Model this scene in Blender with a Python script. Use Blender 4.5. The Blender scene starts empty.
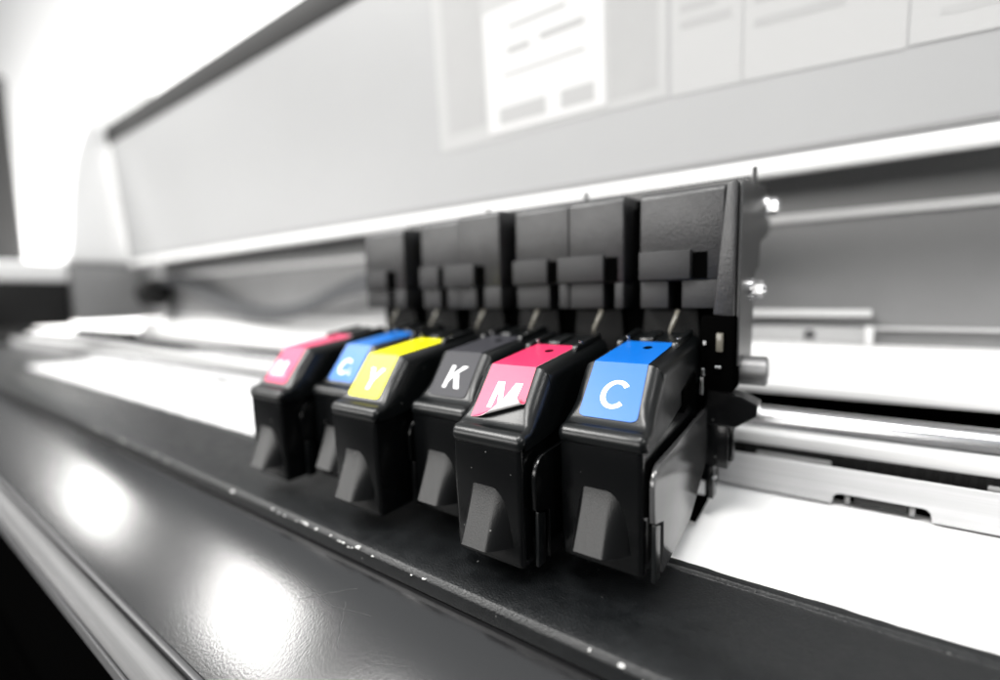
import bpy, bmesh, math, random
from mathutils import Vector, Matrix
random.seed(7)
S = 0.01                      # everything below is written in centimetres
scene = bpy.context.scene
C = scene.collection
R = math.radians

# ------------------------------------------------------------------ materials
def mat(name, col, rough=.5, metal=0., spec=.5, bump=0., bscale=1500., bdist=.0001, mottle=0., mscale=300., coat=0.,
        rvar=0., stretch=None, trans=0., coords='Object', dust=0., dscale=260.):
    m = bpy.data.materials.new(name); m.use_nodes = True
    nt = m.node_tree; b = nt.nodes['Principled BSDF']
    b.inputs['Base Color'].default_value = (*col, 1)
    b.inputs['Roughness'].default_value = rough
    b.inputs['Metallic'].default_value = metal
    b.inputs['Specular IOR Level'].default_value = spec
    b.inputs['Coat Weight'].default_value = coat
    b.inputs['Transmission Weight'].default_value = trans
    tc = nt.nodes.new('ShaderNodeTexCoord')
    src = tc.outputs[coords]
    if stretch:
        mp = nt.nodes.new('ShaderNodeMapping'); mp.inputs['Scale'].default_value = stretch
        nt.links.new(src, mp.inputs['Vector']); src = mp.outputs['Vector']
    if bump:
        n = nt.nodes.new('ShaderNodeTexNoise'); n.inputs['Scale'].default_value = bscale
        n.inputs['Detail'].default_value = 3
        bp = nt.nodes.new('ShaderNodeBump'); bp.inputs['Strength'].default_value = bump
        bp.inputs['Distance'].default_value = bdist
        nt.links.new(src, n.inputs['Vector']); nt.links.new(n.outputs['Fac'], bp.inputs['Height'])
        nt.links.new(bp.outputs['Normal'], b.inputs['Normal'])
    if mottle or rvar:
        n2 = nt.nodes.new('ShaderNodeTexNoise'); n2.inputs['Scale'].default_value = mscale
        n2.inputs['Detail'].default_value = 5; n2.inputs['Roughness'].default_value = .65
        nt.links.new(src, n2.inputs['Vector'])
        if mottle:
            mr = nt.nodes.new('ShaderNodeMapRange')
            mr.inputs['From Min'].default_value = .3; mr.inputs['From Max'].default_value = .7
            mr.inputs['To Min'].default_value = 1 - mottle; mr.inputs['To Max'].default_value = 1 + mottle
            nt.links.new(n2.outputs['Fac'], mr.inputs['Value'])
            vm = nt.nodes.new('ShaderNodeVectorMath'); vm.operation = 'SCALE'
            vm.inputs[0].default_value = col
            nt.links.new(mr.outputs['Result'], vm.inputs['Scale'])
            nt.links.new(vm.outputs['Vector'], b.inputs['Base Color'])
        if rvar:
            mr = nt.nodes.new('ShaderNodeMapRange')
            mr.inputs['From Min'].default_value = .3; mr.inputs['From Max'].default_value = .7
            mr.inputs['To Min'].default_value = max(.02, rough - rvar); mr.inputs['To Max'].default_value = rough + rvar
            nt.links.new(n2.outputs['Fac'], mr.inputs['Value'])
            nt.links.new(mr.outputs['Result'], b.inputs['Roughness'])
    if dust:                                              # scattered specks of dust and nicks
        vo = nt.nodes.new('ShaderNodeTexVoronoi'); vo.inputs['Scale'].default_value = dscale
        oi = nt.nodes.new('ShaderNodeObjectInfo'); ad = nt.nodes.new('ShaderNodeVectorMath'); ad.operation = 'MULTIPLY_ADD'
        ad.inputs[1].default_value = (1.37, 1.37, 1.37)      # so that no two copies carry the same specks
        nt.links.new(oi.outputs['Location'], ad.inputs[0]); nt.links.new(src, ad.inputs[2])
        nt.links.new(ad.outputs['Vector'], vo.inputs['Vector'])
        lt = nt.nodes.new('ShaderNodeMath'); lt.operation = 'LESS_THAN'; lt.inputs[1].default_value = .055
        nt.links.new(vo.outputs['Distance'], lt.inputs[0])
        sp = nt.nodes.new('ShaderNodeSeparateColor'); nt.links.new(vo.outputs['Color'], sp.inputs[0])
        gt = nt.nodes.new('ShaderNodeMath'); gt.operation = 'GREATER_THAN'; gt.inputs[1].default_value = .62
        nt.links.new(sp.outputs[0], gt.inputs[0])
        mu = nt.nodes.new('ShaderNodeMath'); mu.operation = 'MULTIPLY'
        nt.links.new(lt.outputs[0], mu.inputs[0]); nt.links.new(gt.outputs[0], mu.inputs[1])
        m2 = nt.nodes.new('ShaderNodeMath'); m2.operation = 'MULTIPLY'; m2.inputs[1].default_value = dust
        nt.links.new(mu.outputs[0], m2.inputs[0])
        mx = nt.nodes.new('ShaderNodeMix'); mx.data_type = 'RGBA'
        nt.links.new(m2.outputs[0], mx.inputs['Factor'])
        mx.inputs['A'].default_value = (*col, 1); mx.inputs['B'].default_value = (.3, .3, .29, 1)
        lk = b.inputs['Base Color'].links
        if lk: nt.links.new(lk[0].from_socket, mx.inputs['A'])
        nt.links.new(mx.outputs['Result'], b.inputs['Base Color'])
    return m

M = {}
M['plastic'] = mat('black_plastic', (.0016, .0018, .0020), .18, spec=.42, bump=.16, bscale=4500, bdist=.0001, dust=.5, dscale=330)
M['grip'] = mat('textured_grip_plastic', (.0022, .0024, .0026), .33, spec=.40, bump=.45, bscale=3400, bdist=.00008, dust=.5, dscale=330)
M['plastic_shell'] = mat('black_shell_plastic', (.0028, .0034, .0037), .29, spec=.42, bump=.22, bscale=3600, bdist=.0001, dust=.5, dscale=300)
M['block'] = mat('carriage_plastic', (.022, .022, .023), .38, spec=.55, bump=.6, bscale=1800, bdist=.00015, mottle=.3, mscale=260)
M['latch'] = mat('latch_plastic', (.016, .016, .017), .5, spec=.34, bump=.5, bscale=1800, bdist=.00012)
M['deep'] = mat('matt_black', (.001, .001, .001), .8, spec=.0)  # near black; also paints the shade inside holes and gaps
M['lit_partition'] = mat('lit_partition_plastic', (.045, .045, .046), .15, spec=.8, bump=.3, bscale=2500, bdist=.0001, mottle=.15, mscale=500)  # lighter copy for the outer partition, with its lit look in the colour
M['blue'] = mat('cyan_label_film', (.0, .105, .42), .36, spec=.42, bump=.3, bscale=5200, bdist=.00006)
M['light_blue'] = mat('light_cyan_label_film', (.0, .12, .45), .36, spec=.42, bump=.3, bscale=5200, bdist=.00006)
M['pink'] = mat('magenta_label_film', (.58, .022, .088), .36, spec=.42, bump=.3, bscale=5200, bdist=.00006)
M['light_pink'] = mat('light_magenta_label_film', (.60, .045, .125), .36, spec=.42, bump=.3, bscale=5200, bdist=.00006)
M['yellow'] = mat('yellow_label_film', (.88, .83, .0), .36, spec=.42, bump=.3, bscale=5200, bdist=.00006)
M['greylabel'] = mat('black_label_film', (.028, .028, .033), .42, spec=.16, bump=.3, bscale=5200, bdist=.00006)
M['ink'] = mat('white_print', (.86, .86, .86), .45)
M['backing'] = mat('label_backing', (.90, .89, .88), .5)
M['platform'] = mat('black_platform_paint', (.0045, .0052, .0058), .38, spec=.42, dust=.5, bump=.6, bscale=2600, bdist=.00025, mottle=.3, mscale=250, rvar=.08)
M['apron'] = mat('charcoal_apron_paint', (.008, .008, .0085), .17, spec=.7, bump=.11, bscale=1900, bdist=.00012)
M['rail'] = mat('brushed_rail', (.085, .085, .086), .5, metal=.2, bump=.3, bscale=400, bdist=.0001, stretch=(.02, 1, 1), mottle=.25, mscale=500)
M['raildark'] = mat('dark_rail', (.05, .05, .052), .4, spec=.5)
M['alu'] = mat('brushed_aluminium', (.40, .40, .405), .45, metal=.3, bump=.35, bscale=900, bdist=.00008, stretch=(.02, 1, 1), mottle=.10, mscale=900)
M['steel'] = mat('polished_steel_shaft', (.60, .60, .61), .22, metal=1.)
M['whitemetal'] = mat('white_painted_metal', (.72, .72, .72), .45, mottle=.02, mscale=40)
M['roller'] = mat('satin_roller_steel', (.22, .22, .222), .48, metal=.8, mottle=.1)
M['screwmetal'] = mat('zinc_screw', (.85, .85, .86), .2, metal=1.)
M['bracketmetal'] = mat('grey_bracket_steel', (.05, .05, .051), .4, metal=.4, mottle=.1, mscale=150)
M['greypanel'] = mat('grey_back_panel', (.21, .21, .212), .45, spec=.5, mottle=.06, mscale=25)
M['greyframe'] = mat('grey_frame', (.42, .42, .422), .45, mottle=.06, mscale=30)
M['rubber'] = mat('black_rubber', (.012, .012, .012), .6, spec=.3, bump=.3)
M['cover'] = mat('light_grey_cover', (.30, .302, .305), .4, spec=.4, mottle=.02, mscale=12)
M['trim'] = mat('black_trim', (.012, .012, .012), .6, spec=.2)
M['paper'] = mat('white_media', (.88, .88, .88), .6, spec=.2, mottle=.015, mscale=60)
M['notice'] = mat('white_notice_paper', (.39, .39, .39), .6, spec=.2)
M['noticewhite'] = mat('bright_notice_paper', (.55, .55, .55), .6, spec=.2)
M['noticegrey'] = mat('grey_notice_paper', (.34, .34, .34), .6, spec=.2, mottle=.03, mscale=40)
M['print'] = mat('grey_print', (.36, .36, .36), .6, spec=.2)
M['wall'] = mat('white_wall', (.86, .86, .86), .8, mottle=.015, mscale=2)
M['floor'] = mat('dark_floor', (.012, .012, .012), .5, mottle=.2, mscale=5)
M['cabinet'] = mat('dark_cabinet', (.012, .012, .012), .5, spec=.2)
M['housing'] = mat('white_housing_plastic', (.90, .90, .90), .45, mottle=.02, mscale=20)
M['tube'] = mat('grey_black_tube', (.05, .052, .056), .4)
M['spout'] = mat('clear_spout', (.16, .15, .125), .2, trans=.35)
M['scratch'] = mat('scuffed_paint', (.055, .055, .055), .3)
M['belt'] = mat('black_belt', (.006, .006, .006), .6, spec=.15)
M['clip'] = mat('grey_belt_clip', (.16, .16, .16), .5)
M['chip'] = mat('worn_bare_edge', (.80, .80, .78), .5)

# ------------------------------------------------------------------ mesh builder
class MB:
    def __init__(s): s.bm = bmesh.new()
    def poly_x(s, prof, x0, x1):                       # extrude a (y,z) outline along x
        a = [s.bm.verts.new((x0, y, z)) for y, z in prof]
        b = [s.bm.verts.new((x1, y, z)) for y, z in prof]
        n = len(prof); fs = [s.bm.faces.new(a), s.bm.faces.new(b[::-1])]
        for i in range(n): fs.append(s.bm.faces.new((a[i], b[i], b[(i+1) % n], a[(i+1) % n])))
        return fs
    def poly_y(s, prof, y0, y1):                       # extrude an (x,z) outline along y
        a = [s.bm.verts.new((x, y0, z)) for x, z in prof]
        b = [s.bm.verts.new((x, y1, z)) for x, z in prof]
        n = len(prof); s.bm.faces.new(a); s.bm.faces.new(b[::-1])
        for i in range(n): s.bm.faces.new((a[i], b[i], b[(i+1) % n], a[(i+1) % n]))
    def box(s, x0, x1, y0, y1, z0, z1):
        s.poly_x([(y0, z0), (y1, z0), (y1, z1), (y0, z1)], x0, x1)
    def cyl(s, p, q, r, n=24, r2=None):
        p, q = Vector(p), Vector(q); d = (q - p)
        m = Matrix.Translation((p+q)/2) @ d.to_track_quat('Z', 'Y').to_matrix().to_4x4()
        bmesh.ops.create_cone(s.bm, cap_ends=True, segments=n, radius1=r, radius2=r if r2 is None else r2, depth=d.length, matrix=m)
    def tube(s, pts, r, n=10, flat=1.):
        pts = [Vector(p) for p in pts]; rings = []
        for i, p in enumerate(pts):
            t = (pts[min(i+1, len(pts)-1)] - pts[max(i-1, 0)]).normalized()
            u = t.cross(Vector((0, 1, 0))).normalized(); v = t.cross(u)
            rr = r[i] if isinstance(r, (list, tuple)) else r
            rings.append([s.bm.verts.new(p + rr*(math.cos(a)*u + math.sin(a)*v*flat)) for a in [2*math.pi*k/n for k in range(n)]])
        for a, b in zip(rings, rings[1:]):
            for k in range(n): s.bm.faces.new((a[k], a[(k+1) % n], b[(k+1) % n], b[k]))
        s.bm.faces.new(rings[0][::-1]); s.bm.faces.new(rings[-1])
    def grid(s, fn, nu, nv):
        v = [[s.bm.verts.new(fn(i/nu, j/nv)) for j in range(nv+1)] for i in range(nu+1)]
        for i in range(nu):
            for j in range(nv): s.bm.faces.new((v[i][j], v[i+1][j], v[i+1][j+1], v[i][j+1]))
        return v
    def bevel(s, w, seg=2, ang=30, sel=None):
        bmesh.ops.recalc_face_normals(s.bm, faces=s.bm.faces)
        s.bm.edges.ensure_lookup_table()
        es = [e for e in s.bm.edges if len(e.link_faces) == 2 and e.calc_face_angle(0) > R(ang) and (sel is None or sel(e))]
        bmesh.ops.bevel(s.bm, geom=es, offset=w, segments=seg, profile=.5, affect='EDGES', clamp_overlap=True)
    def build(s, name, m, parent=None, org=(0, 0, 0), smooth=None, recalc=True):
        if recalc: bmesh.ops.recalc_face_normals(s.bm, faces=s.bm.faces)
        o = Vector(org)
        for v in s.bm.verts: v.co = (v.co - o) * S
        me = bpy.data.meshes.new(name); s.bm.to_mesh(me); s.bm.free()
        for x in (m if isinstance(m, (list, tuple)) else [m]): me.materials.append(x)
        if smooth is not None:
            me.shade_smooth() if smooth >= 180 else me.set_sharp_from_angle(angle=R(smooth))
            if smooth < 180:
                for p in me.polygons: p.use_smooth = True
        ob = bpy.data.objects.new(name, me); C.objects.link(ob)
        if parent: ob.parent = parent
        else: ob.location = o * S
        return ob

def tag(o, label=None, cat=None, group=None, kind=None):
    if label: o['label'] = label
    if cat: o['category'] = cat
    if group: o['group'] = group
    if kind: o['kind'] = kind
    return o
def empty(name, loc, label, cat, group=None):
    o = bpy.data.objects.new(name, None); C.objects.link(o); o.empty_display_size = .01
    o.location = Vector(loc) * S
    return tag(o, label, cat, group)

# text as mesh: returns list of polygons (2D, in units where cap height = 1)
def glyph_mesh(ch, bold=0):
    """bold sans capitals as flat polygons, 1 high, centred in x"""
    vs, fs = [], []
    def poly(p):
        k = len(vs); vs.extend(p); fs.append(tuple(range(k, k+len(p))))
    w = .168
    if ch == 'C':
        n = 40; a0, a1 = R(40), R(318)
        P = []
        for i in range(n+1):
            t = a0 + (a1-a0)*i/n
            fat = 1.0 - .12*abs(math.sin(t))**2
            o = (.47*math.cos(t), .5+.51*math.sin(t)); q = ((.47-.170)*math.cos(t), .5+(.51-.155*fat)*math.sin(t))
            P.append((o, q))
        for (a, b), (c, d) in zip(P, P[1:]): poly([a, c, d, b])
    elif ch == 'L':
        poly([(-.28, 0), (.30, 0), (.30, .17), (-.28+w, .17), (-.28+w, 1), (-.28, 1)])
    elif ch == 'K':
        poly([(-.40, 0), (-.40+w, 0), (-.40+w, 1), (-.40, 1)])
        poly([(-.40+w, .28), (-.40+w, .55), (.17, 1), (.42, 1), (.0, .64)])
        poly([(-.05, .50), (.10, .66), (.45, 0), (.20, 0)])
    elif ch == 'M':
        poly([(-.50, 0), (-.31, 0), (-.31, 1), (-.50, 1)]); poly([(.31, 0), (.50, 0), (.50, 1), (.31, 1)])
        poly([(-.31, 1), (-.31, .68), (-.09, 0), (.0, 0), (.0, .32), (-.22, 1)])
        poly([(.31, 1), (.22, 1), (.0, .32), (.0, 0), (.09, 0), (.31, .68)])
    elif ch == 'Y':
        poly([(-.1, 0), (.1, 0), (.1, .42), (-.1, .42)])
        poly([(-.1, .42), (.1, .42), (.0, .62), (-.20, 1), (-.44, 1)]); poly([(.1, .42), (.44, 1), (.20, 1), (.0, .62)])
    return vs, fs

# ------------------------------------------------------------------ ink cartridges
# label strip: path of (y,z) along slope then top;  s measured along it
PB, PC, PT = (.285, .15), (1.031, 1.113), (2.90, 1.341)
L1 = math.dist(PB, PC); L2 = math.dist(PC, PT)
def on_label(x, s, h=0.):
    """point at lateral x, arclength s up the label, height h off the surface"""
    if s <= L1:
        t = s/L1; d = ((PC[0]-PB[0])/L1, (PC[1]-PB[1])/L1); p = PB; q = s
    else:
        d = ((PT[0]-PC[0])/L2, (PT[1]-PC[1])/L2); p = PC; q = s-L1
    n = (-d[1], d[0])
    return (x, p[0]+d[0]*q+n[0]*h, p[1]+d[1]*q+n[1]*h)

BASE = -2.66
def sstep(t):
    t = max(0., min(1., t)); return t*t*(3-2*t)
SH = .012
def cap_mesh():
    """lofted shell: rounded lip, hollow, sloping face, crease, top; every cross-section has rounded shoulders"""
    m = MB()
    arc = lambda c, r, a0, a1, k: [(c[0]+r*math.cos(R(a0+(a1-a0)*i/k)), c[1]+r*math.sin(R(a0+(a1-a0)*i/k))) for i in range(k+1)]
    path = [(.03, -.31)] + arc((.115, -.165), .205, 222, 92, 14)
    path += [(.150, .045), (.185, .056), (.215, .075), (.245, .098), (.270, .122), (.291, .146)]
    path += [(.291 + (1.036-.291)*t, .146 + (1.108-.146)*t) for t in (.12, .3, .5, .7, .9, .97)]
    path += [(1.036, 1.106), (1.058, 1.112)]
    path += [(1.04 + 3.0*t, 1.110 + .366*t) for t in (.03, .1, .25, .45, .65, .85, 1.)]
    n = len(path); K = 7
    rows = []
    for i, p in enumerate(path):
        a = path[max(i-1, 0)]; b = path[min(i+1, n-1)]
        t = Vector((b[0]-a[0], b[1]-a[1])).normalized(); N = Vector((-t.y, t.x))
        y = p[0]
        f = sstep((p[1]-.03)/.4) if i > 13 else 0.
        r = .15 + .14*f; hw = .865 - .045*f
        row = []
        for sgn in (-1, 1):
            q = []
            for k in range(K+1):
                a_ = math.pi/2*k/K
                q.append((sgn*(hw - r + r*math.sin(a_)), p[0] - N.x*r*(1-math.cos(a_)), p[1] - N.y*r*(1-math.cos(a_))))
            row.append(q)
        # left side from wall up, flat, right side down to wall
        left = row[0][::-1]; right = row[1]
        x0, x1 = left[-1][0], right[0][0]
        mid = [(x0 + (x1-x0)*u, p[0], p[1]) for u in (.2, .4, .6, .8)]
        rows.append([m.bm.verts.new(v) for v in left + mid + right])
    for a, b in zip(rows, rows[1:]):
        for k in range(len(a)-1): m.bm.faces.new((a[k], a[k+1], b[k+1], b[k]))
    def lowz(y): return -.29 if y < .2 else (-.29 + (y-.2)*.0875 if y < 1.0 else -.22 + (y-1.0)*.21)
    base = []
    for col, sgn in ((0, -1), (-1, 1)):
        lv = []
        for r in rows:
            v = r[col].co; lv.append(m.bm.verts.new((sgn*(.862 - .03*sstep(v.y/2)), v.y, min(lowz(v.y), v.z-.02))))
        for k in range(n-1): m.bm.faces.new((rows[k][col], rows[k+1][col], lv[k+1], lv[k]))
        base.append(lv)
    L, Q = base
    for k in range(n-1): m.bm.faces.new((L[k], L[k+1], Q[k+1], Q[k]))
    m.bm.faces.new(rows[-1] + [Q[-1], L[-1]]); m.bm.faces.new(rows[0] + [Q[0], L[0]])
    return m

def lower_mesh():
    m = MB()
    m.poly_x([(.03, BASE), (-.03, -1.2), (-.045, -.16), (1.2, -.16), (4.0, .46), (4.0, BASE)], -.835, .80)
    m.bevel(.11, 4, 40)
    return m
def tab_mesh():
    m = MB()
    nu, nv = 36, 30
    z0, z1 = -.84, -2.22
    def fn(u, v):
        z = z0 + (z1-z0)*v
        hw = .41 + .12*v
        xx = -.06 + hw*1.0*(2*u-1) + (.10*u)
        tip = 1.0 if v >= 0 else 0
        ramp = v + .25*math.exp(-v/.25) - .25            # leaves the face gently, then a straight flare
        prot = .02 + .55*max(0., ramp)
        # cross-section: steep left shoulder, flat middle, rounded shoulder turning away on the right
        left = sstep(u/.2)
        right = 1 - .95*max(0., (u-.66)/.34)**1.5
        y = .02 - prot*left*right + (0.05*(1-left))
        return (xx, y, z)
    g = m.grid(fn, nu, nv)
    # close the underside back to the body
    bot = [g[i][nv] for i in range(nu+1)]
    back = [m.bm.verts.new((v.co.x, .25, z1+.10)) for v in bot]
    for i in range(nu): m.bm.faces.new((bot[i], bot[i+1], back[i+1], back[i]))
    lo = [g[0][j] for j in range(nv+1)]; lb = [m.bm.verts.new((v.co.x, .25, v.co.z)) for v in lo]
    for j in range(nv): m.bm.faces.new((lo[j], lo[j+1], lb[j+1], lb[j]))
    ro = [g[nu][j] for j in range(nv+1)]; rb = [m.bm.verts.new((v.co.x, .25, v.co.z)) for v in ro]
    for j in range(nv): m.bm.faces.new((ro[j], ro[j+1], rb[j+1], rb[j]))
    to = [g[i][0] for i in range(nu+1)]; tb = [m.bm.verts.new((v.co.x, .25, v.co.z)) for v in to]
    for i in range(nu): m.bm.faces.new((to[i], to[i+1], tb[i+1], tb[i]))
    return m

# curl of the torn sticker: fold line in label coordinates (x,s)
F0, F1 = Vector((-.60, -.03)), Vector((.575, .45))
FD = (F1-F0).normalized(); FN = Vector((FD.y, -FD.x))       # FN points below the line
def curl(x, s, h=0.):
    p = Vector((x, s)); d = (p-F0).dot(FN) + .02
    if d <= 0: return on_label(x, s, h)
    r = .09; a = d/r
    base = p - FN*(d-.02+.0) 
    off = r*math.sin(a) if a < math.pi*1.0 else -(d-r*math.pi)*1.0
    hh = r*(1-math.cos(a)) if a < math.pi else 2*r
    # height h is measured along the rolled normal
    na = min(a, math.pi)
    q = base + FN*(off - h*math.sin(na))
    x2, s2 = q
    return on_label(x2, s2, hh + h*math.cos(na))

def strip_label(name, m, parent, org, curled=False, backing=None):
    mb = MB()
    hw0, hw1 = .578, .545
    S_T = L1 + L2
    ns = [0, .03, .06, .1, .14, .2, .26, .32, .4, .5, .6, .7, .8, .9, 1.0, 1.1, L1-.02, L1, L1+.02, L1+.4, L1+.9, L1+1.3, S_T]
    ns = sorted(set(x for x in ns if x <= S_T)); nx = 24 if curled else 12
    rad = .11
    rows = []
    for s in ns:
        hw = hw0 + (hw1-hw0)*min(1, s/L1)
        if s < rad and not curled:
            hw -= rad - math.sqrt(max(0, rad*rad - (rad-s)**2))
        rows.append([(-hw + 2*hw*i/nx, s) for i in range(nx+1)])
    fn = curl if curled else on_label
    if curled:                                          # finer rows where it rolls up
        rows2 = []
        ss = [i*.02 for i in range(int(L1/.02))] + [L1, L1+.02, L1+.5, L1+1.0, L1+1.4, S_T]
        rows = [[((-(hw0+(hw1-hw0)*min(1, s/L1)))*(1-2*i/nx), s) for i in range(nx+1)] for s in ss]
    def sheet(h):
        v = [[mb.bm.verts.new(fn(x, s, h)) for x, s in row] for row in rows]
        f = []
        for a, b in zip(v, v[1:]):
            for i in range(nx): f.append(mb.bm.faces.new((a[i], a[i+1], b[i+1], b[i])))
        return v, f
    v0, f0 = sheet(.006 if curled else .004)
    v1, f1 = sheet(SH)
    for f in f0: f.material_index = 1 if backing else 0
    bd = lambda v: [v[0][i] for i in range(nx+1)] + [r[-1] for r in v[1:]] + v[-1][-2::-1] + [r[0] for r in v[-2:0:-1]]
    a, b = bd(v0), bd(v1)
    for i in range(len(a)):
        f = mb.bm.faces.new((a[i], a[(i+1) % len(a)], b[(i+1) % len(a)], b[i])); f.material_index = 1 if backing else 0
    return mb.build(name, [m, backing] if backing else m, parent, org, smooth=25)

def letter(ch, parent, org, size, x, s, slant=0., fn=on_label, bold=.03, cuts=False, width=1.):
    vs, fs = glyph_mesh(ch, bold)
    mb = MB()
    bv = [mb.bm.verts.new((a*size*width, b*size, 0)) for a, b in vs]
    for f in fs:
        try: mb.bm.faces.new([bv[i] for i in f])
        except ValueError: pass
    bmesh.ops.remove_doubles(mb.bm, verts=mb.bm.verts, dist=1e-5)
    if cuts:
        for k in range(1, 40):
            for ax in ((1, 0, 0), (0, 1, 0)):
                co = Vector(ax)*(-.6+k*.03)
                bmesh.ops.bisect_plane(mb.bm, geom=mb.bm.verts[:]+mb.bm.edges[:]+mb.bm.faces[:], plane_co=co, plane_no=ax)
    bmesh.ops.recalc_face_normals(mb.bm, faces=mb.bm.faces)
    for v in mb.bm.verts:
        v.co = fn(x + v.co.x + slant*v.co.y, s + v.co.y, SH+.004)
    return mb.build('letter', M['ink'], parent, org, recalc=False)

EV = (.8187, .0805)
protos = {}
def cartridge(i, label, lm, ch, sub=None, torn=False):
    x = (i-5)*2.0; ey, ez = EV if i % 2 else (0, 0)
    loc = (x, ey, BASE+ez)
    t = empty('ink_cartridge', loc, label, 'ink cartridge', 'ink cartridges in the printer carriage')
    org = (0, 0, BASE)
    if not protos:
        protos['cap'] = cap_mesh().build('cap', M['plastic_shell'], t, org, smooth=32)
        protos['body'] = lower_mesh().build('body', M['plastic'], t, org, smooth=35)
        protos['finger_tab'] = tab_mesh().build('finger_tab', M['grip'], t, org, smooth=50)
        for sx in (-1, 1):
            mb = MB(); mb.poly_x([(2.55, 1.26), (2.62, 1.40), (3.95, 1.58), (4.0, 1.40)], sx*.62-.07, sx*.62+.07); mb.bevel(.03, 2)
            protos['guide_rib%d' % sx] = mb.build('guide_rib', M['plastic_shell'], t, org, smooth=35)
        mb = MB(); mb.poly_x([(3.0, 1.30), (3.05, 1.43), (3.9, 1.54), (3.95, 1.40)], -.30, .02); mb.bevel(.03, 2)
        protos['guide_rib0'] = mb.build('guide_rib', M['plastic_shell'], t, org, smooth=35)
        for sx in (-.56, .60):
            mb = MB(); mb.cyl((sx, 2.98, 1.30), (sx, 2.98, 1.46), .05, 12)
            protos['pin%s' % sx] = mb.build('pin', M['screwmetal'], t, org, smooth=40)
        mb = MB()                                          # black plate painting the dark inside a hole on the right flank
        mb.poly_x([(2.4, -.10), (3.5, .15), (3.5, .62), (2.4, .36)], .80, .872)
        protos['side_hole_shade'] = mb.build('side_hole_shade', M['deep'], t, org)
    else:
        for k, o in protos.items():
            c = o.copy(); C.objects.link(c); c.parent = t
    lb = strip_label('label', lm, t, org, torn, M['backing'] if torn else None)
    size = .60 if not sub else .50
    letter(ch, lb, org, size, .02 if not sub else (-.12 if ch == 'C' else -.16), .22, .10, curl if torn else on_label, .035, torn)
    if sub: letter(sub, lb, org, .19, .22 if ch == 'M' else .19, .24, .1)
    # flat black disc standing for the dark vent hole in the label
    mb = MB(); n = 20
    vs = [mb.bm.verts.new(on_label(.12 + .10*math.cos(2*math.pi*k/n), L1+1.30+.13*math.sin(2*math.pi*k/n), SH+.004)) for k in range(n)]
    mb.bm.faces.new(vs); mb.build('vent_hole', M['deep'], lb, org)
    return t
cartridge(0, 'light magenta pink labelled cartridge lettered ML at the far end of the row', M['light_pink'], 'M', 'L')
cartridge(1, 'light cyan blue labelled cartridge lettered CL, set back beside the yellow one', M['light_blue'], 'C', 'L')
cartridge(2, 'black cartridge with a bright yellow label lettered Y', M['yellow'], 'Y')
cartridge(3, 'black cartridge with a dark grey label lettered K', M['greylabel'], 'K')
cartridge(4, 'black cartridge whose pink M label is peeling up at its corner', M['pink'], 'M', torn=True)
cartridge(5, 'nearest black cartridge with a bright blue label lettered C', M['blue'], 'C')

# ------------------------------------------------------------------ ink carriage
car = empty('ink_carriage', (-5, 4, -2.95), 'black printer carriage holding the six ink cartridges in a row', 'printer carriage')
CO = (-5, 4, -2.95)
def part(mb, name, m, parent=car, org=CO, smooth=35, label=None):
    o = mb.build(name, m, parent, org, smooth=smooth)
    if label: o['label'] = label
    return o
panels = [(-11.35, -9.22, 4.93, -9.98, 5.0), (-8.42, -6.70, 5.0, -7.45, 5.08), (-6.66, -5.0, 4.90, -5.82, 5.16),
          (-4.48, -2.70, 5.0, -3.2, 5.08), (-2.66, -1.08, 4.91, -1.50, 5.07), (-.68, 1.30, 4.96, .20, 5.03)]
latches = [(-11.2, -10.05), (-8.42, -7.55), (-7.22, -5.95), (-4.52, -3.35), (-2.96, -1.60), (-.66, .58)]
for (x0, x1, y, sx, zt), (l0, l1) in zip(panels, latches):
    mb = MB()
    w = .16
    rr = .20
    top = [(y + rr - rr*math.cos(R(a)), zt - rr + rr*math.sin(R(a))) for a in (0, 11, 22, 33, 45, 60, 75, 90)]
    mb.poly_x([(y+.04, 2.84), (y, 2.9)] + top + [(y+2.1, zt+.1), (y+2.1, 2.84)], x0, x1)
    mb.bevel(.05, 3, 60)
    tc = part(mb, 'tank_cover', M['block'])
    mb = MB(); mb.box(x0+.02, sx-w, y+.02, y+1.2, 2.15, 2.835); mb.bevel(.03, 2)
    part(mb, 'cover_foot', M['latch'], tc)
    mb = MB(); mb.box(sx+w, x1-.02, y+.02, y+1.2, 2.15, 2.835); mb.bevel(.03, 2)
    part(mb, 'cover_foot', M['latch'], tc)
    mb = MB(); mb.box(l0, l1, y-.14, y-.003, 2.86, 3.56); mb.bevel(.025, 2)
    part(mb, 'latch', M['latch'], tc)
    mb = MB(); mb.box(l1+.02, min(l1+.36, x1-.05), y-.02, y-.003, 2.86, 3.5)
    part(mb, 'latch_hole_shade', M['deep'], tc)  # raised black patch painting the shade of the hole beside the latch
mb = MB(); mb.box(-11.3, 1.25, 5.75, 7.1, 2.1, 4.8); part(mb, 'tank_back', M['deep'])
for x in (-8.82, -4.72, -.87):
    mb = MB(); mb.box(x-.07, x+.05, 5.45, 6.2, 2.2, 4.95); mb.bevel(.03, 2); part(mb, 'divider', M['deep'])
# top flange seen as a thin dark line above the covers
mb = MB(); mb.poly_x([(7.15, 4.6), (7.15, 5.54), (7.35, 5.60), (7.35, 4.6)], -11.2, 1.5); mb.bevel(.02, 1); tf = part(mb, 'top_flange', M['plastic'])
for x in (-7.12, -3.2):
    mb = MB(); mb.cyl((x, 7.25, 5.5), (x, 7.25, 5.80), .07, 10); part(mb, 'stop_pin', M['bracketmetal'], tf)
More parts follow.
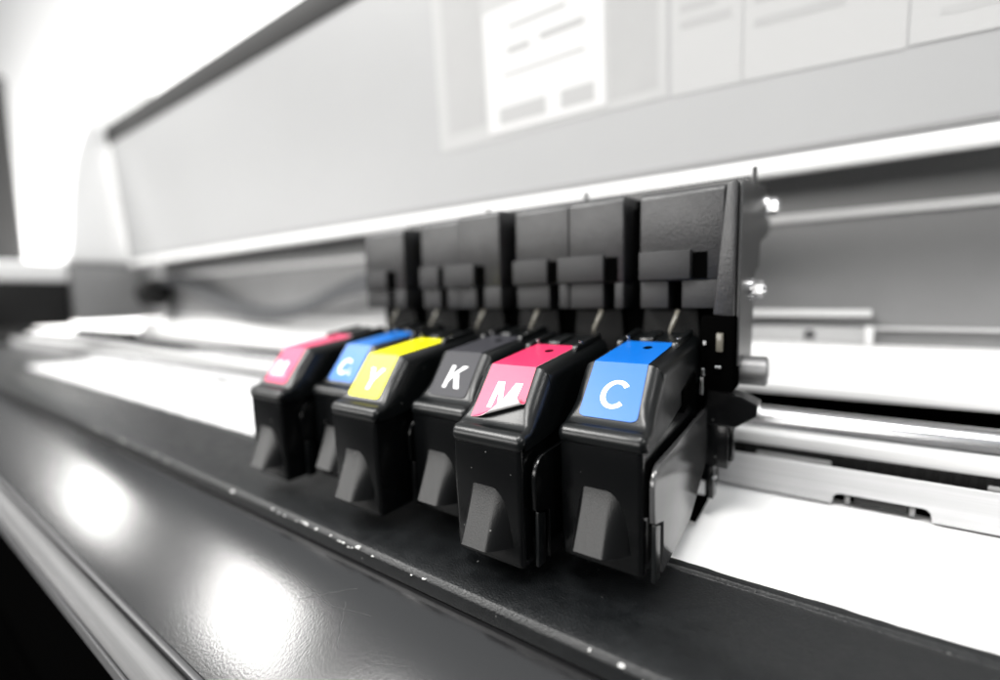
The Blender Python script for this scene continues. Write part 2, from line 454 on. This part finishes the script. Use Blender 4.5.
# inner wall behind the cartridges and short ink spouts coming down to them
for k in range(6):
    x = (k-5)*2.0
    mb = MB(); mb.poly_y([(x-.82, .6), (x+.62, .6), (x+.70, 1.2), (x+.62, 2.12), (x-.74, 2.12), (x-.82, 1.2)], 5.55, 5.7); mb.bevel(.05, 2)
    part(mb, 'inner_wall', M['belt'])
    mb = MB(); mb.tube([(x+.14, 4.72, 1.48), (x+.16, 4.78, 1.65), (x+.22, 4.88, 1.85), (x+.28, 4.98, 2.1)], [.03, .05, .06, .055], 12)
    part(mb, 'ink_spout', M['spout'], smooth=180)
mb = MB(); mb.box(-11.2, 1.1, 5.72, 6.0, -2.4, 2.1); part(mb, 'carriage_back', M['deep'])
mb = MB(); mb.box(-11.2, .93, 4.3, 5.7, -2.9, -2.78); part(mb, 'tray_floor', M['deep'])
# partitions between the bays
for x, yf in ((-9.0, .45), (-5.0, .85), (-1.0, .15), (1.0, .82)):
    pr = [(yf+.55, -2.62), (yf+.55, -1.62), (yf+.02, -1.46), (yf, -.86)]
    pr += [(yf+.36-.36*math.cos(a), -.86+.42*math.sin(a)) for a in [R(15*k) for k in range(1, 7)]]
    pr += [(5.3, -.27), (5.3, -1.5), (3.4, -2.47)]
    mb = MB(); mb.poly_x(pr, x-.10, x); mb.bevel(.03, 2, 40)
    pt = part(mb, 'partition', M['lit_partition'] if x > 0 else M['plastic'])
    mb = MB(); mb.poly_x([(yf+.12, -2.62), (yf+.12, -1.52), (yf+.40, -1.62), (yf+.40, -2.62)], x-.09, x-.01); mb.bevel(.02, 2)
    part(mb, 'guide_strip', M['plastic_shell'], pt)
mb = MB(); mb.poly_x([(5.1, .78), (5.1, 5.02), (5.25, 5.10), (7.2, 5.32), (9.4, 5.62), (10.6, 5.35), (10.9, 4.4), (8.6, 3.9), (8.4, 3.2), (7.5, 3.0), (7.3, .78)], 1.56, 1.64); mb.bevel(.015, 1)
ep = part(mb, 'end_plate', M['bracketmetal'])
mb = MB(); mb.poly_y([(1.34, 4.98), (1.545, 5.06), (1.545, 1.95), (1.10, 2.0)], 4.86, 5.3); mb.bevel(.04, 2); part(mb, 'end_rib', M['block'])
for (y, z, r) in ((9.55, 5.02, .30), (6.6, 2.58, .26)):
    mb = MB(); mb.cyl((1.64, y, z), (1.72, y, z), r*1.15, 20); mb.cyl((1.70, y, z), (1.95, y, z), r*.86, 6); mb.cyl((1.94, y, z), (2.02, y, z), r*.62, 14, r*.35)
    part(mb, 'screw', M['screwmetal'], ep, smooth=40)
mb = MB(); mb.cyl((1.6, 7.25, 5.2), (1.6, 7.25, 5.78), .06, 10); part(mb, 'stop_pin', M['bracketmetal'], ep)
mb = MB(); mb.cyl((1.30, 5.9, .58), (2.14, 5.9, .58), .36, 56); mb.cyl((2.141, 5.9, .58), (2.17, 5.9, .58), .31, 40); mb.cyl((2.171, 5.9, .58), (2.18, 5.9, .58), .16, 24)
part(mb, 'guide_roller', M['roller'])
mb = MB(); mb.poly_y([(.98, .24), (1.72, .10), (2.08, -.08), (2.06, -.36), (1.62, -.68), (.94, -.66)], 4.95, 5.65); mb.bevel(.03, 2); part(mb, 'pointer_arm', M['plastic'], smooth=12)
mb = MB(); mb.box(.98, 1.47, 5.05, 5.5, -1.75, -.70); mb.box(1.46, 1.56, 5.2, 5.5, -1.6, -.72); mb.bevel(.03, 2); part(mb, 'sensor_bracket', M['plastic'])
mb = MB(); mb.box(.98, 1.17, 5.0, 5.4, -2.55, -1.76); mb.bevel(.02, 2); sb = part(mb, 'sensor_leg', M['plastic'])
for z in (-1.72, -1.98):
    mb = MB(); mb.cyl((1.2, 4.94, z), (1.2, 5.06, z), .045, 10); part(mb, 'screw', M['screwmetal'], sb)
mb = MB(); mb.box(.86, 1.60, 4.7, 5.6, .22, 1.98); mb.bevel(.05, 2); part(mb, 'end_block', M['deep'])
mb = MB(); mb.box(1.22, 1.38, 4.62, 4.695, 1.15, 1.60); mb.bevel(.04, 2); part(mb, 'sensor_window', M['spout'])
for (x, z, sx, sz) in ((1.28, .80, .07, .03), (.96, .66, .035, .09), (.93, .32, .04, .2), (.98, 1.35, .04, .05)):
    mb = MB(); mb.box(x-sx, x+sx, 4.6, 4.695, z-sz, z+sz); mb.bevel(.01, 1); part(mb, 'contact', M['screwmetal'])

# ------------------------------------------------------------------ printer
XL, XR = -58.5, 26.
XE = -92.
PO = (-16, 6, -60)
pr_ = empty('large_format_printer', PO, 'wide white and grey large format printer carrying the ink carriage along its rail', 'printer')
def pp(mb, name, m, parent=pr_, smooth=35, label=None): return part(mb, name, m, parent, PO, smooth, label)
mb = MB()
mb.poly_x([(-.42, -3.62), (-.53, -3.52), (-.54, -3.22), (-.46, -3.12), (-.25, -3.08), (.55, -3.06), (.9, -3.13), (2.30, -3.14), (2.46, -3.13), (2.50, -3.20), (2.58, -3.20), (2.62, -3.115), (9.0, -3.115), (9.0, -3.6)], XE, XR)
mb.bevel(.025, 2, 25); pp(mb, 'platform', M['platform'])
# worn paint on the platform lip
rnd = random.Random(5)
mb = MB()
def chip(x, w, h, z=None):
    z = z if z is not None else -3.19 + rnd.gauss(0, .035); n = 9
    pts = [(x + w*math.cos(2*math.pi*k/n)*rnd.uniform(.6, 1.1), z + h*math.sin(2*math.pi*k/n)*rnd.uniform(.5, 1.2)) for k in range(n)]
    mb.poly_y(pts, -.556, -.50)
for cx, n in ((-24.0, 6), (-20.5, 5), (-10.9, 3), (-8.4, 6), (-6.6, 8), (-4.9, 4), (-3.6, 3), (1.35, 4), (-16, 2)):
    for _ in range(n): chip(cx + rnd.gauss(0, .55), rnd.uniform(.012, .075), rnd.uniform(.006, .018))
pp(mb, 'worn_edge', M['chip'])['kind'] = 'stuff'
# glossy apron
def ap_z(t): return -3.58 - 3*(.5*(t - .12*(1-math.exp(-t/.12))) + .03*t*t)
mb = MB()
ap = []
for k in range(49):
    t = (k/48)**1.4; y = -.40 - 3.0*t; z = ap_z(t)
    ap.append((y, z))
n = len(ap)
x_l, x_r = XE, XR
va = [mb.bm.verts.new((x_l, y, z)) for y, z in ap]; vb = [mb.bm.verts.new((x_r, y, z)) for y, z in ap]
vc = [mb.bm.verts.new((x_l, y, z-.2)) for y, z in ap]; vd = [mb.bm.verts.new((x_r, y, z-.2)) for y, z in ap]
for k in range(n-1):
    mb.bm.faces.new((va[k], vb[k], vb[k+1], va[k+1])); mb.bm.faces.new((vc[k], vd[k], vd[k+1], vc[k+1]))
for a, b in ((va, vc), (vb, vd)):
    for k in range(n-1): mb.bm.faces.new((a[k], a[k+1], b[k+1], b[k]))
mb.bm.faces.new((va[0], vb[0], vd[0], vc[0])); mb.bm.faces.new((va[-1], vb[-1], vd[-1], vc[-1]))
pp(mb, 'apron', M['apron'], smooth=40)
ye, ze = ap[-1]
def on_apron(x, t): return Vector((x, -.40-3.0*t, ap_z(t)+.003))
mb = MB()
for (xa, ta, xb, tb, w_) in ((-7.4, .30, -5.2, .36, .008), (-5.2, .36, -4.1, .30, .006), (-6.1, .42, -4.9, .20, .010), (-4.9, .30, -4.3, .52, .006), (-8.6, .34, -7.7, .31, .005), (-3.4, .5, -2.6, .42, .006)):
    P = [on_apron(xa+(xb-xa)*k/12 + .02*math.sin(k*1.7), ta+(tb-ta)*k/12) for k in range(13)]
    for p, q in zip(P, P[1:]):
        d = (q-p).normalized().cross(Vector((0, -.3, .95))).normalized()*w_*.6
        mb.bm.faces.new([mb.bm.verts.new(v) for v in (p+d, q+d, q-d, p-d)])
bmesh.ops.remove_doubles(mb.bm, verts=mb.bm.verts, dist=1e-4)
pp(mb, 'scratches', M['scratch'])
mb = MB(); mb.poly_x([(ye+.01, ze-.32), (ye-.10, ze-.30), (ye-.12, ze-.06), (ye+.0, ze-.03)], XE, XR); mb.bevel(.02, 2); pp(mb, 'seam_strip', M['raildark'])
mb = MB()
mb.poly_x([(ye-.14, ze-.75), (ye-.14, ze-.16), (ye-.20, ze-.11), (ye-.34, ze-.13), (ye-.52, ze-.22), (ye-.64, ze-.34), (ye-.70, ze-.46), (ye-.70, ze-.75)], XE, XR); mb.bevel(.02, 2, 20)
pp(mb, 'front_rail', M['rail'])
mb = MB(); mb.box(XE, XR, ye-.78, ye-.715, ze-.80, ze-.46); mb.bevel(.015, 1); pp(mb, 'rail_lip', M['raildark'])
mb = MB(); mb.box(XE, XR, ye-.1, 14, -55, ze-.82); pp(mb, 'base', M['deep'])
mb = MB(); mb.box(XE, XR, -5.9, -5.2, -13.2, -12.2); mb.bevel(.1, 2); pp(mb, 'lower_bar', M['whitemetal'])
# media guide plate with the pinch roller cut-outs
def guide(x0, x1, cuts):
    top, bot, ct, r = -2.04, -3.0, -2.70, .16
    pts = [(x0, bot)]
    for a, b in cuts:
        pts += [(a-.02, bot)]
        pts += [(a + r - r*math.cos(R(t)), ct - r + r*math.sin(R(t))) for t in (0, 22, 45, 67, 90)]
        pts += [(b - r + r*math.cos(R(t)), ct - r + r*math.sin(R(t))) for t in (90, 67, 45, 22, 0)]
        pts += [(b+.02, bot)]
    pts += [(x1, bot), (x1, top), (x0, top)]
    return pts
cuts = [(a, a+1.9) for a in (-47.4, -38.9, -30.4, -21.9, -13.4, -4.9, 3.60, 12.1, 20.6)]
mb = MB(); mb.poly_y(guide(XE, XR, cuts), 7.40, 7.48); mb.bevel(.012, 1, 60); pp(mb, 'guide_plate', M['alu'])
mb = MB(); mb.box(XE, XR, 7.90, 8.05, -3.07, -2.60); mb.box(XE, XR, 7.49, 8.70, -2.64, -2.58); pp(mb, 'slot_light_block', M['deep'])  # added black backing and lid that keep light out of the roller slots
for a, b in cuts:
    mb = MB(); mb.cyl((a+.45, 7.66, -2.84), (b-.42, 7.66, -2.84), .17, 24); o = pp(mb, 'pinch_roller', M['rubber'])
    for xx in (a+.26, b-.38):
        mb = MB(); mb.cyl((xx, 7.64, -2.86), (xx+.10, 7.64, -2.86), .17, 20); pp(mb, 'roller_collar', M['clip'], o)
# toothed belt channel
mb = MB(); mb.box(XE, XR, 8.75, 8.85, -2.7, -2.15); pp(mb, 'belt_channel', M['deep'])
mb = MB(); mb.box(XL, XR, 8.28, 8.34, -2.30, -1.97)
x = -14.
while x < 14: mb.box(x, x+.14, 8.22, 8.279, -2.27, -2.0); x += .27
pp(mb, 'toothed_belt', M['belt'])
for a, b in ((1.75, 3.55), (6.55, 12.0)):
    mb = MB(); mb.poly_x([(8.12, -2.30), (8.12, -2.18), (8.2, -2.12), (8.2, -2.30)], a, b); mb.bevel(.02, 1); pp(mb, 'belt_clip', M['clip'])
mb = MB(); mb.poly_x([(8.9, -2.30), (8.9, -1.80), (8.97, -1.73), (9.3, -1.70), (9.3, -2.30)], XE, XR); mb.bevel(.02, 2); pp(mb, 'support_strip', M['whitemetal'])
mb = MB(); mb.cyl((XE, 10.1, -1.62), (XR, 10.1, -1.62), .40, 48); pp(mb, 'guide_shaft', M['steel'])
mb = MB(); mb.poly_x([(10.6, -2.3), (10.6, -1.85), (14.4, -1.85), (14.4, -.9), (14.6, -.9), (14.6, -2.3)], XE, XR); pp(mb, 'dark_gap_backing', M['deep'])  # added black backing that paints the dark gap under the beam
mb = MB(); mb.poly_x([(12.9, -1.30), (12.9, -.95), (13.05, -.86), (13.15, .0), (13.3, .34), (13.5, .42), (14.9, .44), (14.9, -1.30)], XL-2.5, XR); mb.bevel(.03, 2, 20); pp(mb, 'beam', M['whitemetal'])
# back panel under the cover
mb = MB(); mb.box(XL, XR, 15.0, 15.2, .3, 7.3); bp_ = pp(mb, 'back_panel', M['greypanel'])
mb = MB(); mb.box(XL, XR, 14.55, 14.99, 5.10, 5.42); mb.bevel(.06, 2); pp(mb, 'panel_rail', M['whitemetal'], bp_)
mb = MB(); mb.box(-6, 4.62, 14.6, 14.99, 1.46, 1.72); mb.bevel(.05, 2); pp(mb, 'panel_rail', M['whitemetal'], bp_)
mb = MB(); mb.box(XL, 4.45, 14.7, 14.99, .46, 1.06); mb.bevel(.03, 2); pp(mb, 'panel_frame', M['greyframe'], bp_)
mb = MB(); mb.box(4.46, 4.70, 14.62, 14.99, .46, 1.10); mb.bevel(.03, 2); pp(mb, 'panel_frame', M['whitemetal'], bp_)
mb = MB(); mb.box(4.71, XR, 14.7, 14.99, .98, 1.10); mb.bevel(.03, 2); pp(mb, 'panel_frame', M['greyframe'], bp_)
mb = MB(); mb.cyl((2.75, 14.66, .76), (2.75, 14.7, .76), .19, 20); pp(mb, 'bolt', M['raildark'], bp_)
mb = MB(); mb.poly_x([(11.9, 7.15), (11.9, 7.3), (15.2, 7.3), (15.2, 7.15)], XL, XR); pp(mb, 'soffit', M['greypanel'])
# upright cover
def cov(z): return 12.0 - .06*(z-6.5)
mb = MB(); mb.poly_x([(cov(6.9), 6.9), (cov(19.15), 19.15), (cov(19.15)+.4, 19.15), (cov(6.9)+.4, 6.9)], XL, XR); cv = pp(mb, 'cover', M['cover'])
mb = MB(); mb.poly_x([(cov(18.9)-.06, 18.9), (cov(20.7)-.06, 20.7), (cov(20.7)+.5, 20.7), (cov(19.2)+.45, 19.16)], XL-.6, XR); mb.bevel(.05, 2); pp(mb, 'top_trim', M['trim'], cv)
mb = MB(); mb.poly_x([(cov(6.5)-.12, 6.42), (cov(6.9)-.16, 6.62), (cov(6.95)-.1, 6.98), (cov(7.0)+.3, 7.0), (cov(6.5)+.3, 6.42)], XL-.3, XR); mb.bevel(.04, 2); pp(mb, 'bottom_strip', M['whitemetal'], cv)
# moulded white end of the printer
mb = MB()
endp = [(16, 6.8), (16, 26.5), (13.6, 27.0), (12.0, 25.4), (10.4, 22.6), (9.2, 19.6), (8.3, 16.4), (7.8, 13.0), (7.4, 9.0), (7.0, 6.8)]
mb.poly_x(endp, XL-4.5, XL-.7); mb.bevel(.3, 3, 20); pp(mb, 'end_housing', M['housing'])
mb = MB(); mb.box(XL-4.5, XL-.9, 7.3, 15.8, .62, 6.7); mb.bevel(.2, 2); pp(mb, 'end_plinth', M['greypanel'])
mb = MB(); mb.box(XL-6, XL-1.5, 1.5, 7.1, .3, 4.8); mb.bevel(.2, 2); pp(mb, 'end_pod', M['cabinet'])
mb = MB(); mb.box(XL-6.2, XL-1.4, -3.7, 7.2, 4.81, 6.75); mb.bevel(.3, 3); pp(mb, 'end_ledge', M['housing'])

# loops of black ink tubing running back from the carriage
def bez(pts, n=8):
    out = []
    P = [Vector(p) for p in pts]; P = [2*P[0]-P[1]] + P + [2*P[-1]-P[-2]]
    for i in range(1, len(P)-2):
        for k in range(n):
            t = k/n; a, b, c, d = P[i-1:i+3]
            out.append(.5*((2*b) + (c-a)*t + (2*a-5*b+4*c-d)*t*t + (3*b-3*c+d-a)*t**3))
    out.append(P[-2]); return out
for k in range(4):
    mb = MB(); o = k*.28
    mb.tube(bez([(-57, 14.1-.2*k, 4.9-o*.5), (-50, 13.9-.2*k, 5.0-o), (-43, 13.8-.2*k, 3.2-o*1.2), (-36, 13.5-.2*k, 1.9-o), (-29, 13.0-.2*k, 2.1-o), (-22, 12.0-.1*k, 3.5-o), (-15, 9.6, 4.0-o), (-11.2, 7.0, 3.8-o)]), .17, 10)
    ob = mb.build('ink_tube', M['tube'], None, (-30, 13, 1), smooth=180)
    tag(ob, 'black ink supply tube looping behind the rail from the carriage end', 'ink tube', 'ink supply tubes looping behind the carriage')
mb = MB(); mb.cyl((-57.5, 13.2, 3.5), (-55.4, 13.2, 3.5), 1.45, 32); mb.bevel(.2, 2, 50)
mb.build('dark_opening', M['rubber'], pr_, PO, smooth=40)  # black disc standing for a dark round opening at the far end

# ------------------------------------------------------------------ paper in the printer
mb = MB()
rnd = random.Random(11)
N = 420; x0, x1 = -57.0, 22.0
fr = []; w = 0.
for i in range(N+1):
    x = x0 + (x1-x0)*i/N
    w = .75*w + rnd.gauss(0, .012)
    fr.append((x, 2.80 + w + .012*math.sin(x*2.3)))
a = [mb.bm.verts.new((x, y, -3.085)) for x, y in fr]; b = [mb.bm.verts.new((x, 8.8, -3.085)) for x, y in fr]
c = [mb.bm.verts.new((x, y, -3.105)) for x, y in fr]; d = [mb.bm.verts.new((x, 8.8, -3.105)) for x, y in fr]
for i in range(N):
    mb.bm.faces.new((a[i], a[i+1], b[i+1], b[i])); mb.bm.faces.new((c[i], c[i+1], d[i+1], d[i]))
    mb.bm.faces.new((a[i], a[i+1], c[i+1], c[i]))
tag(mb.build('print_media', M['paper'], None, (-20, 6, -3.1)), 'blank white paper web lying under the ink cartridges', 'paper')

# ------------------------------------------------------------------ notices stuck on the cover
def sheet(x0, x1, z0, z1, m, label, items, off=.02, tilt=0., border=None):
    zc = z0; org = ((x0+x1)/2, cov(z0), z0)
    def P(x, z, o):
        zz = z + tilt*(x-x0); return (x, cov(zz)-o, zz)
    def slab(mb, a, b, c, d, o0, o1):
        f = [mb.bm.verts.new(P(*q, o1)) for q in ((a, c), (b, c), (b, d), (a, d))]
        g = [mb.bm.verts.new(P(*q, o0)) for q in ((a, c), (b, c), (b, d), (a, d))]
        mb.bm.faces.new(f); mb.bm.faces.new(g[::-1])
        for i in range(4): mb.bm.faces.new((f[i], f[(i+1) % 4], g[(i+1) % 4], g[i]))
    mb = MB(); slab(mb, x0, x1, z0, z1, off-.012, off)
    s = mb.build('notice_sheet', m, None, org)
    tag(s, label, 'notice', 'notices stuck on the printer cover')
    for nm, mm, rects in items:
        mb = MB()
        for a, b, c, d in rects: slab(mb, a, b, c, d, off+.002, off+.006)
        mb.build(nm, mm, s, org)
    return s
rn = random.Random(3)
def lines(x0, x1, z0, z1, step, h, fill=.9):
    out = []; z = z1
    while z - h > z0:
        out.append((x0, x0 + (x1-x0)*rn.uniform(fill-.35, fill), z-h, z)); z -= step
    return out
sheet(-13.3, -1.95, 9.85, 18.6, M['notice'], 'large translucent grey notice with white margins at the left of the cover',
      [('printed_panel', M['noticegrey'], [(-12.7, -10.35, 10.6, 18.3)]), ('printed_panel', M['noticegrey'], [(-4.2, -2.3, 10.25, 18.3)])])
sheet(-10.2, -4.35, 10.1, 15.3, M['noticewhite'], 'white sheet with two grey boxes along its bottom, centred on the larger notice',
      [('printed_box', M['print'], [(-9.6, -7.1, 10.40, 11.15), (-6.4, -4.85, 10.40, 11.15)]),
       ('printed_lines', M['noticegrey'], [(-9.0, -7.8, 13.3, 13.6), (-7.3, -5.2, 13.4, 13.7), (-8.9, -6.0, 14.3, 14.5), (-9.3, -5.2, 12.4, 12.55)])], off=.05)
sheet(-1.80, .55, 9.8, 18.0, M['notice'], 'narrow white notice with a grey text block, right of the large notice',
      [('printed_lines', M['noticegrey'], lines(-1.5, .4, 11.6, 17.8, .55, .3))], off=.02, tilt=-.045)
sheet(.60, 4.9, 9.7, 18.0, M['notice'], 'wide pale notice with short grey text lines between two narrower sheets',
      [('printed_lines', M['noticegrey'], lines(.9, 4.4, 11.2, 17.6, .75, .28, .8))], off=.024, tilt=-.045)
sheet(4.95, 11.5, 9.55, 18.0, M['notice'], 'white notice with dark printed lines at the right end of the cover',
      [('printed_lines', M['print'], lines(5.6, 11.2, 10.0, 17.6, .6, .22))], off=.03, tilt=-.045)

# ------------------------------------------------------------------ room
mb = MB(); mb.box(-1200, 600, 130, 136, -95, 480)
tag(mb.build('wall', M['wall'], None, (0, 130, -95)), kind='structure')
mb = MB(); mb.box(-1200, 600, -500, 130, -97, -95)
tag(mb.build('floor', M['floor'], None, (0, 0, -97)), kind='structure')
mb = MB(); mb.box(-345, -259, 5, 40, -94.9, 90); mb.bevel(1.5, 2)
tag(mb.build('dark_cabinet', M['cabinet'], None, (-307, 22, -94.9)), 'dark upright cabinet standing beyond the far end of the printer', 'cabinet')

# ------------------------------------------------------------------ light
w = bpy.data.worlds.new('World'); scene.world = w; w.use_nodes = True
nt = w.node_tree; bg = nt.nodes['Background']         # room light: pale ceiling above, dark floor below
tc = nt.nodes.new('ShaderNodeTexCoord'); sx = nt.nodes.new('ShaderNodeSeparateXYZ')
cr = nt.nodes.new('ShaderNodeValToRGB')
nt.links.new(tc.outputs['Generated'], sx.inputs[0])
nt.links.new(sx.outputs['Z'], cr.inputs['Fac']); nt.links.new(cr.outputs['Color'], bg.inputs['Color'])
e = cr.color_ramp.elements
e[0].position = .0; e[0].color = (.012, .012, .013, 1)
e[1].position = .75; e[1].color = (.72, .745, .76, 1)
k = cr.color_ramp.elements.new(.25); k.color = (.13, .135, .14, 1)
bg.inputs['Strength'].default_value = 1.0
def lamp(x, y, z, sx, sy, power, target=(0, 0, 0)):
    l = bpy.data.lights.new('area_lamp', 'AREA'); l.shape = 'RECTANGLE'; l.size = sx; l.size_y = sy; l.energy = power
    l.color = (1, .985, .96)
    o = bpy.data.objects.new('area_lamp', l); C.objects.link(o); o.location = (x, y, z)
    d = Vector(target) - Vector((x, y, z)); o.rotation_euler = d.to_track_quat('-Z', 'Y').to_euler()
    return o
for x in (-5.6, -2.75, .10, 2.95):               # row of ceiling panels
    lamp(x, -.85, 2.0, .80, .62, 34, (x, -.85, 0))
for x in (-8., -6., -4., -2., 0.):                       # added fill lights, hidden behind the cover, that whiten the wall
    o = lamp(x, .45, .0, 1.6, .2, 75, (x, 1.3, .8)); o.name = 'wall_fill'
lamp(-1.4, -1.5, 2.0, 1.3, .8, 72, (-.4, -.5, 0))  # added overhead light that pales the sloping label fronts
o = lamp(-2.7, -2.6, .50, 6.0, .75, 95, (-2.7, 0, .2)); o.name = 'front_fill'  # added long strip light that gives the finger tabs their sheen

# ------------------------------------------------------------------ camera
RN = [[0.819013, 0.573332, -0.022542], [0.038261, -0.093772, -0.994858], [-0.572498, 0.81394, -0.098737]]
CAM = [3.3386, -7.0481, 2.6162]
cd = bpy.data.cameras.new('camera'); co = bpy.data.objects.new('camera', cd); C.objects.link(co)
r, dn, fw = [Vector(q) for q in RN]
mw = Matrix(((r.x, -dn.x, -fw.x, 0), (r.y, -dn.y, -fw.y, 0), (r.z, -dn.z, -fw.z, 0), (0, 0, 0, 1)))
mw.translation = Vector(CAM) * S
co.matrix_world = mw
cd.sensor_width = 36; cd.lens = 468.81/1000*36; cd.clip_start = .002; cd.clip_end = 50
cd.dof.use_dof = True; cd.dof.focus_distance = .094; cd.dof.aperture_fstop = 4.3; cd.dof.aperture_blades = 7
scene.camera = co
scene.view_settings.view_transform = 'Standard'; scene.view_settings.look = 'None'
scene.view_settings.exposure = .38; scene.view_settings.gamma = 1
scene.render.engine = 'CYCLES'
scene.cycles.use_denoising = True
